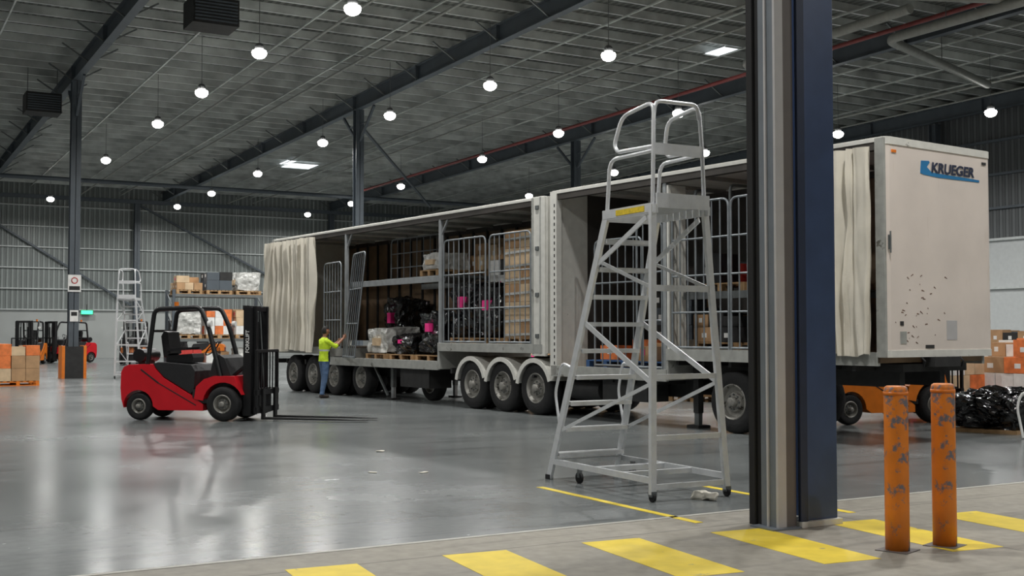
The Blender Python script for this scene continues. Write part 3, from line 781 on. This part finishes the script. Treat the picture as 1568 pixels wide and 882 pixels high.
# ------------------------------------------------------------------ freight
def pallet(g, w, l, m=None):
    m = m or M_wood
    for k in range(7):
        x = -w/2+k*(w-.1)/6; g.box(x, x+.1, -l/2, l/2, .12, .142, m)
    for y in (-l/2, -.05, l/2-.1):
        g.box(-w/2, w/2, y, y+.1, .1, .12, m); g.box(-w/2, w/2, y, y+.1, 0, .022, m)
        for x in (-w/2, -.05, w/2-.1): g.box(x, x+.1, y, y+.1, .022, .1, m)
MIXED = [M_cardb, M_cardl, M_chassis, M_sign, M_chassis, M_bluep, M_cardb]
def load(name, wpos, rz, kind, w=1.1, l=1.1, h=1.2, seed=0, pm=None, top=None):
    g = G(); rd = random.Random(seed); pallet(g, w, l, pm); z = .145
    if kind == 'boxes':
        nz = max(1, round(h/.33)); hz = h/nz
        for k in range(nz):
            nx = rd.choice((2, 3)); ny = rd.choice((2, 3))
            for i in range(nx):
                for j in range(ny):
                    if k == nz-1 and rd.random() < .25: continue
                    mm = rd.choice((M_cardb, M_cardb, M_cardl)) if top is None else rd.choice(top)
                    o = rd.uniform(-.01, .01); hh = hz if k < nz-1 else hz*rd.uniform(.7, 1.15)
                    g.box(-w/2+i*w/nx+.006+o, -w/2+(i+1)*w/nx-.006+o, -l/2+j*l/ny+.006, -l/2+(j+1)*l/ny-.006, z+.002, z+hh-.004, mm)
                    g.box(-w/2+i*w/nx-.002+o+.006, -w/2+i*w/nx+.007+o, -l/2+(j+.4)*l/ny, -l/2+(j+.62)*l/ny, z+hz*.3, z+hz*.6, M_sign if rd.random() > .2 else M_pink)
            z += hz
    elif kind == 'black':
        g.lump((0,0,.12+h/2), (w*.88,l*.88,h*.9), M_bwrap, .16, seed, 18, 3.2, .25, .45, False)
        g.box(-w/2-.04, -w/2+.1, -.1, .08, .15+h*.5, .15+h*.68, M_pink)
    elif kind == 'clear':
        g.lump((0,0,.15+h/2), (w*.92,l*.92,h), M_cwrap, .07, seed, 14, 3, .12, .4, False)
        g.box(-w/2-.01, -w/2+.05, -.2, .15, .15+h*.3, .15+h*.6, M_cardl)
    elif kind == 'wrapped':
        nz = max(1, round(h/.36)); hz = h/nz
        for k in range(nz):
            for i in range(2):
                for j in range(2):
                    g.box(-w/2+i*w/2+.006, -w/2+(i+1)*w/2-.006, -l/2+j*l/2+.006, -l/2+(j+1)*l/2-.006, z+.002, z+hz-.004, M_cardl if (i+j+k) % 3 else M_cardb)
            z += hz
        for k in range(int(h/.14)):
            zz = .2+k*.14
            pts = [(-w/2-.008,-l/2-.008), (w/2+.008,-l/2-.008), (w/2+.008,l/2+.008), (-w/2-.008,l/2+.008)]
            if k % 2 == 0:
                for q in range(4):
                    a = pts[q]; b = pts[(q+1)%4]
                    g.bar((a[0],a[1],zz), (b[0],b[1],zz+.03), .006, .05, M_cwrap)
    return g.build(name, wpos, rz, bevel=0.004 if kind in ('boxes', 'wrapped') else 0)
DB, DA = .952, 1.302
load("pallet_of_boxes", TW(.76, 9.0, 1.352), TR, 'wrapped', 1.0, 1.1, 2.2, 1)
load("wrapped_freight_pallet", TW(.75, 10.2, 1.352), TR, 'black', 1.05, 1.0, 1.15, 2)
load("wrapped_freight_pallet", TW(.75, 11.2, 1.352), TR, 'black', 1.0, .9, 1.3, 5)
load("pallet_of_boxes", TW(1.85, 10.2, 1.352), TR, 'boxes', 1.0, 1.1, 2.2, 3, top=MIXED)
load("pallet_of_boxes", TW(1.85, 9.0, 1.352), TR, 'boxes', 1.0, 1.1, 2.0, 4)
load("pallet_of_boxes", TW(1.85, 11.3, 1.352), TR, 'boxes', 1.0, .8, 2.1, 14, top=MIXED)
load("wrapped_freight_pallet", TW(.72, 12.5, DB), TR, 'black', 1.05, 1.15, 1.05, 6)
load("wrapped_freight_pallet", TW(.72, 13.75, DB), TR, 'black', 1.05, 1.1, .5, 7)
load("wrapped_freight_pallet", TW(.72, 15.0, DB), TR, 'clear', 1.05, 1.0, .62, 8)
load("pallet_of_boxes", TW(1.85, 12.6, DB), TR, 'boxes', .95, 1.1, 1.3, 9, top=MIXED)
load("wrapped_freight_pallet", TW(1.85, 16.4, DB), TR, 'black', .95, 1.1, 1.5, 10)
load("wrapped_freight_pallet", TW(.8, 12.7, 2.902), TR, 'clear', .95, .8, .38, 11)
load("pallet_of_boxes", TW(1.75, 12.4, 2.902), TR, 'boxes', .8, 1.0, .7, 12)
load("wrapped_freight_pallet", TW(.82, 2.3, DA), TR, 'black', .95, 1.0, .6, 21)
load("pallet_of_boxes", TW(.82, 3.6, DA), TR, 'boxes', .95, 1.0, .5, 22, top=[M_chassis, M_chassis, M_cardb])
load("pallet_of_boxes", TW(1.2, 2.3, 2.282), TR, 'boxes', 1.5, 1.1, .45, 20, top=[M_redbox, M_chassis, M_black])
load("pallet_of_boxes", TW(1.2, 3.6, 2.282), TR, 'boxes', 1.5, 1.1, .45, 25, top=[M_redbox, M_chassis, M_black])
load("pallet_of_boxes", TW(.9, 5.2, DB), TR, 'boxes', 1.0, 1.0, .35, 23, pm=M_bluep, top=[M_sign, M_cardb])
load("pallet_of_boxes", TW(.9, 6.5, DB), TR, 'boxes', 1.0, 1.1, .35, 24, pm=M_bluep, top=[M_orbox, M_chassis, M_orbox])
load("pallet_of_boxes", TW(1.9, 5.9, DB), TR, 'boxes', .8, 1.1, 1.3, 26, top=[M_chassis, M_cardb, M_steel])

load("pallet_of_cartons", (4.35, 38.2, 0), .05, 'boxes', 1.2, 1.2, 1.15, 30, pm=M_orangeP, top=[M_cardb, M_orbox, M_cardl])
load("pallet_of_cartons", (2.8, 38.5, 0), .05, 'boxes', 1.2, 1.2, 1.15, 31, pm=M_orangeP, top=[M_cardb, M_orbox])
g = G()
for sx in (-1, 1):
    g.box(sx*.36-.05, sx*.36+.05, -.4, .4, 0, 1.15, M_orangeP)
g.box(-.31, .31, -.4, -.3, 0, 1.12, M_chassis); g.box(-.31, .31, .3, .4, 0, 1.12, M_chassis)
g.build("column_guard", (6.8, 43.2, 0), 0)
g = G(); g.box(-.22, .22, -.02, 0, -.3, .3, M_sign); g.box(-.18, .18, -.025, -.02, -.24, -.1, M_chassis)
g.tube([(.1*math.cos(2*PI*k/16), -.03, .1+.1*math.sin(2*PI*k/16)) for k in range(16)], .015, M_glass, 6, closed=True)
g.build("column_sign", (6.8, 43.0, 3.35), 0)
g = G(); g.box(-.14, .14, -.02, 0, -.2, .2, M_sign); g.box(-.1,.1,-.024,-.02,0,.14,M_chassis)
g.build("column_notice", (6.8, 43.0, 2.2), 0)

g = G()
for x in (0, 3.2):
    for y in (0, 1.0):
        g.box(x-.05, x+.05, y-.04, y+.04, 0, 3.1, M_steel)
    for k in range(4): g.bar((x, 0, .3+k*.7), (x, 1.0, .9+k*.7), .03, .03, M_steel)
for z in (1.4, 2.95):
    for y in (0, 1.0): g.box(.05, 3.15, y-.03, y+.03, z-.1, z, M_galvD)
    g.box(.05, 3.15, 0.03, .97, z-.02, z, M_wood)
rk = g.build("pallet_rack", (9.6, 40.2, 0), 0)
for i, (dx, z, kind, h, sd, tp) in enumerate(((.55, 2.95, 'boxes', .5, 41, None), (1.6, 2.95, 'boxes', .7, 42, [M_chassis, M_chassis, M_steel]), (2.65, 2.95, 'clear', .65, 43, None),
        (.55, 1.4, 'clear', .9, 44, None), (1.6, 1.4, 'boxes', .9, 45, [M_orbox, M_sign]), (2.65, 1.4, 'boxes', .9, 46, [M_sign, M_cardl]),
        (.55, 0, 'boxes', .9, 47, [M_redbox, M_orbox]), (1.6, 0, 'boxes', .8, 48, [M_sign, M_cardb]), (2.65, 0, 'clear', .9, 49, None))):
    load("pallet_of_boxes", (9.6+dx, 40.7, z+.002), 0, kind, .9, .9, h, sd, top=tp)

g = G()
g.lump((0,0,.34), (1.25,1.1,.62), M_bwrap, .18, 60, 26, 3.6, .45, .5, False)
g.box(-.6,.6,-.5,.5,0,.06,M_wood)
g.build("black_wrapped_bundle", (16.3, 12.45, 0), .3)
load("pallet_of_cartons", (19.1, 15.9, 0), .2, 'boxes', 1.2, 1.2, 1.25, 61, top=[M_redbox, M_sign, M_orbox, M_cardl])
load("pallet_of_cartons", (20.6, 15.2, 0), .1, 'boxes', 1.2, 1.2, 1.3, 62, pm=M_orangeP, top=[M_orbox, M_cardb, M_sign])
load("pallet_of_cartons", (20.2, 13.2, 0), .1, 'boxes', 1.1, 1.1, 1.2, 63, top=[M_orbox, M_sign, M_redbox])
load("pallet_of_cartons", (19.6, 18.4, 0), .1, 'boxes', 1.1, 1.1, 1.2, 64, top=[M_cardl, M_redbox, M_sign])
load("pallet_of_cartons", (21.6, 18.0, 0), .1, 'boxes', 1.1, 1.1, 1.2, 65, top=[M_cardl, M_redbox, M_orbox])
for k in range(4):
    load("pallet_of_boxes", (24+k*1.6, 20-k*1.2, 0), .1, 'boxes', 1.2, 1.2, 1.5, 70+k, top=[M_chassis, M_steel, M_cardb])
g = G()
g.tube([(0,0,.02),(.05,.1,.5),(.1,0,.75),(.0,-.1,.3),(-.15,-.2,.03),(-.5,-.2,.02)], .02, M_sign, 8, .15)
g.build("white_hose", (15.35, 11.3, 0), .4)
for k, (x, y) in enumerate(((20, 30), (21.7, 30), (19.0, 24), (20.8, 24.2), (24, 40), (17.5, 21.5))):
    load("pallet_of_boxes", (x, y, 0), .1*k, 'boxes', 1.2, 1.2, .9+.2*(k % 3), 80+k)
g = G()
for (x, y) in ((6.2, 14.4), (5.2, 12.3), (5.7, 12.0)):
    g.M = Matrix.Translation((x, y, 0)) @ Matrix.Rotation(random.random()*3, 4, 'Z')
    g.lump((0,0,.008), (.06,.11,.012), M_tarp, .02, int(x), 5, 9, .4)
g.build("floor_litter", (0, 0, 0))

# ------------------------------------------------------------------ person
def evalmesh(ob):
    dg = bpy.context.evaluated_depsgraph_get(); dg.update()
    ev = ob.evaluated_get(dg); m2 = ev.to_mesh()
    vs = [v.co.copy() for v in m2.vertices]; fs = [list(p.vertices) for p in m2.polygons]
    ev.to_mesh_clear(); me = ob.data; bpy.data.objects.remove(ob); bpy.data.meshes.remove(me)
    return vs, fs
def skinmesh(verts, edges, radii, root=0, sub=2):
    me = bpy.data.meshes.new("tmp"); me.from_pydata(verts, edges, [])
    ob = bpy.data.objects.new("tmp", me); scene.collection.objects.link(ob)
    md = ob.modifiers.new("skin", 'SKIN'); md.use_smooth_shade = True
    sv = me.skin_vertices[0].data
    for i, r in enumerate(radii):
        sv[i].radius = (r, r); sv[i].use_root = (i == root)
    ss = ob.modifiers.new("sub", 'SUBSURF'); ss.levels = sub; ss.render_levels = sub
    return evalmesh(ob)
M_skin = mat("skin", (160, 112, 88), rough=.55, var=.08)
M_hivis = mat("hi_vis_fabric", (206, 236, 50), rough=.75, var=.1, scale=8)
M_navyf = mat("navy_fabric", (28, 34, 56), rough=.8)
M_jean = mat("denim", (78, 102, 134), rough=.85, var=.2, scale=10)
M_boot = mat("boot_leather", (46, 36, 30), rough=.6)
M_hair = mat("dark_hair", (22, 18, 16), rough=.7)
M_tape = mat("reflective_tape", (200, 204, 206), rough=.3)
M_eye = mat("eye_white", (230, 228, 222), rough=.3)
def worker(loc, rz):
    b = G(); mm = M_skin
    def ball(c, r):
        c = Vector(c); n, k = 16, 10; prof = [(r*math.sin(PI*i/k), -r*math.cos(PI*i/k)) for i in range(k+1)]
        b.lathe(c, (0,0,1), prof, mm, n)
    def limb(a, c, r1, r2):
        b.cyl(a, c, r1, mm, 18, r2); ball(a, r1); ball(c, r2)
    prof = [(.84,0,.10,.15),(.90,0,.135,.178),(.98,.0,.132,.172),(1.08,.005,.122,.160),(1.2,.0,.125,.168),(1.32,-.005,.125,.185),(1.40,-.008,.108,.185),(1.45,-.008,.085,.14),(1.485,-.004,.06,.07),(1.5,0,.055,.058)]
    n = 28; vs = []; fs = []
    for (z, cx, hx, hy) in prof:
        for k in range(n):
            t = 2*PI*k/n; vs.append((cx+hx*math.cos(t), hy*math.sin(t), z))
    for i in range(len(prof)-1):
        for k in range(n): fs.append((i*n+k, i*n+(k+1)%n, (i+1)*n+(k+1)%n, (i+1)*n+k))
    fs.append(tuple(range(n))[::-1]); fs.append(tuple(range((len(prof)-1)*n, len(prof)*n)))
    b.add(vs, fs, mm)
    limb((0,0,1.45), (.018,0,1.6), .058, .052)
    LH, RH = (.475,.125,1.41), (.49,-.125,1.51)
    limb((-.008,.17,1.395), (.185,.21,1.215), .066, .05); limb((.185,.21,1.215), (.42,.145,1.37), .044, .028)
    limb((-.008,-.17,1.395), (.20,-.215,1.26), .066, .05); limb((.20,-.215,1.26), (.44,-.145,1.465), .044, .028)
    limb((0,.085,.90), (.045,.11,.50), .10, .07); limb((.045,.11,.50), (.0,.125,.11), .072, .055)
    limb((0,-.085,.90), (-.03,-.115,.50), .10, .07); limb((-.03,-.115,.50), (-.12,-.13,.11), .072, .055)
    limb((-.02,.125,.05), (.14,.145,.04), .048, .038); limb((-.14,-.13,.05), (.02,-.155,.04), .048, .038)
    for (a, c) in (((.42,.145,1.37), LH), ((.44,-.145,1.465), RH)):
        b.bar(Vector(a)*.8+Vector(c)*.2, Vector(c)+(Vector(c)-Vector(a))*.25, .034, .078, mm)
    me = bpy.data.meshes.new("tmp"); me.from_pydata([tuple(p) for p in b.v], [], b.f)
    bm = bmesh.new(); bm.from_mesh(me); bmesh.ops.recalc_face_normals(bm, faces=bm.faces); bm.to_mesh(me); bm.free()
    ob = bpy.data.objects.new("tmp", me); scene.collection.objects.link(ob)
    rm = ob.modifiers.new("r", 'REMESH'); rm.mode = 'VOXEL'; rm.voxel_size = .0105
    sm = ob.modifiers.new("s", 'SMOOTH'); sm.factor = .5; sm.iterations = 5
    vs, fs = evalmesh(ob)
    def cloth(p):
        if p.x > .24 and p.z > 1.0 or p.z > 1.5 or p.z < .09: return p
        d = noise.noise(Vector((p.x*14, p.y*14, p.z*22)))*.006+noise.noise(Vector((p.x*5, p.y*5, p.z*9+3)))*.006
        h = Vector((p.x, p.y, 0)); h = h.normalized() if h.length > 1e-4 else Vector((1,0,0))
        return p+h*d
    vs = [cloth(p) for p in vs]
    def region(c):
        if c.z < .085: return M_boot
        if c.x > .235 and c.z > 1.0: return M_skin
        if c.z > 1.475 and abs(c.y) < .1: return M_skin
        if c.z > .90:
            if abs(c.z-1.17) < .024 and c.x < .14: return M_tape
            if c.x > .03 and c.z < 1.146 and abs(c.y) < .19: return M_navyf
            return M_hivis
        return M_jean
    g = G(); groups = {}
    for f in fs:
        c = sum((vs[i] for i in f), Vector())/len(f)
        groups.setdefault(region(c), []).append(f)
    for m, ff in groups.items(): g.add(vs, ff, m, True)
    def fingers(palm, fdir, nrm):
        palm = Vector(palm); f = Vector(fdir).normalized(); s = Vector((0,0,1)); s = (s-f*s.dot(f)).normalized(); n = Vector(nrm); n = (n-f*n.dot(f)).normalized()
        for k, (o, L) in enumerate(((-.03, .07), (-.01, .082), (.01, .088), (.03, .078))):
            p0 = palm+s*o+f*.0; p1 = p0+f*L*.5; p2 = p1+(f*.45+n*.85).normalized()*L*.4; p3 = p2+(-f*.35+n*.9).normalized()*L*.3
            a, c = skinmesh([tuple(p0), tuple(p1), tuple(p2), tuple(p3)], [(0,1),(1,2),(2,3)], [.0105,.0095,.0085,.0075], sub=1)
            g.add(a, c, M_skin, True)
        p0 = palm-f*.045+s*.025; p1 = p0+s*.03+f*.025+n*.015; p2 = p1+f*.025+n*.03
        a, c = skinmesh([tuple(p0), tuple(p1), tuple(p2)], [(0,1),(1,2)], [.014,.011,.009], sub=1)
        g.add(a, c, M_skin, True)
    fl = (Vector(LH)-Vector((.42,.145,1.37))).normalized(); fr = (Vector(RH)-Vector((.44,-.145,1.465))).normalized()
    fingers(Vector(LH)+fl*.012, fl, (0,-1,0)); fingers(Vector(RH)+fr*.012, fr, (0,1,0))
    hc = Vector((.035, 0, 1.64)); hv = []; hf = []; nu, nv = 36, 28
    for j in range(nv+1):
        ph = PI*j/nv
        for i in range(nu):
            th = 2*PI*i/nu
            d = Vector((math.sin(ph)*math.cos(th), math.sin(ph)*math.sin(th), math.cos(ph)))
            p = Vector((d.x*.096, d.y*.074, d.z*.116))
            if d.z < 0: p.y *= 1+.28*d.z; p.x *= 1+.1*d.z
            if d.x > 0: p.x *= .93
            if d.x > .8 and abs(d.y) < .22 and -.45 < d.z < .12: p.x += .026*(1-abs(d.y)/.22)*(.12-d.z)/.5
            if d.x > .7 and abs(abs(d.y)-.38) < .16 and abs(d.z-.06) < .14: p.x -= .008
            if d.x > .6 and abs(d.y) < .3 and -.95 < d.z < -.75: p.x += .014
            hv.append(hc+p)
    for j in range(nv):
        for i in range(nu):
            hf.append((j*nu+i, (j+1)*nu+i, (j+1)*nu+(i+1)%nu, j*nu+(i+1)%nu))
    g.add(hv, hf, M_skin, True)
    for sy in (-1, 1):
        g.lump(hc+Vector((.074, sy*.031, .008)), (.018,.024,.012), M_eye, 0, 0, 4, 1, .9)
        g.lump(hc+Vector((.082, sy*.031, .008)), (.005,.009,.009), M_hair, 0, 0, 3, 1, .9)
        g.lump(hc+Vector((.081, sy*.032, .028)), (.01,.034,.007), M_hair, 0, 0, 4, 1, .5)
        g.lump(hc+Vector((-.005, sy*.074, -.005)), (.035,.018,.06), M_skin, .002, 1, 5, 9, .8)
    g.lump(hc+Vector((.079, 0, -.055)), (.014,.042,.011), mat("lips", (130,74,64), rough=.5), 0, 0, 4, 1, .6)
    g.lump(hc+Vector((.056, 0, -.088)), (.045,.07,.04), M_hair, .004, 1, 6, 20, .7)
    hv2 = []
    for j in range(nv+1):
        ph = PI*j/nv
        for i in range(nu):
            th = 2*PI*i/nu; d = Vector((math.sin(ph)*math.cos(th), math.sin(ph)*math.sin(th), math.cos(ph)))
            hv2.append(hc+Vector((d.x*.102-.006, d.y*.081, d.z*.122+.004)))
    hf2 = []
    for f in hf:
        c = sum((hv2[i] for i in f), Vector())/4-hc
        if c.z > .055 or (c.x < -.02 and c.z > -.06): hf2.append(f)
    g.add(hv2, hf2, M_hair, True)
    g.lathe((.0,0,1.475), (0,0,1), [(.075,-.015),(.072,.012),(.066,.016),(.06,-.01)], M_hivis, 20)
    for c0, c1, r in (((.19,-.213,1.255),(.245,-.203,1.30),.052), ((.18,.21,1.215),(.24,.195,1.25),.052)):
        g.cyl(c0, c1, r, M_hivis, 16)
    return g.build("worker", loc, rz)
worker((10.13, 27.0, 0), math.radians(4))
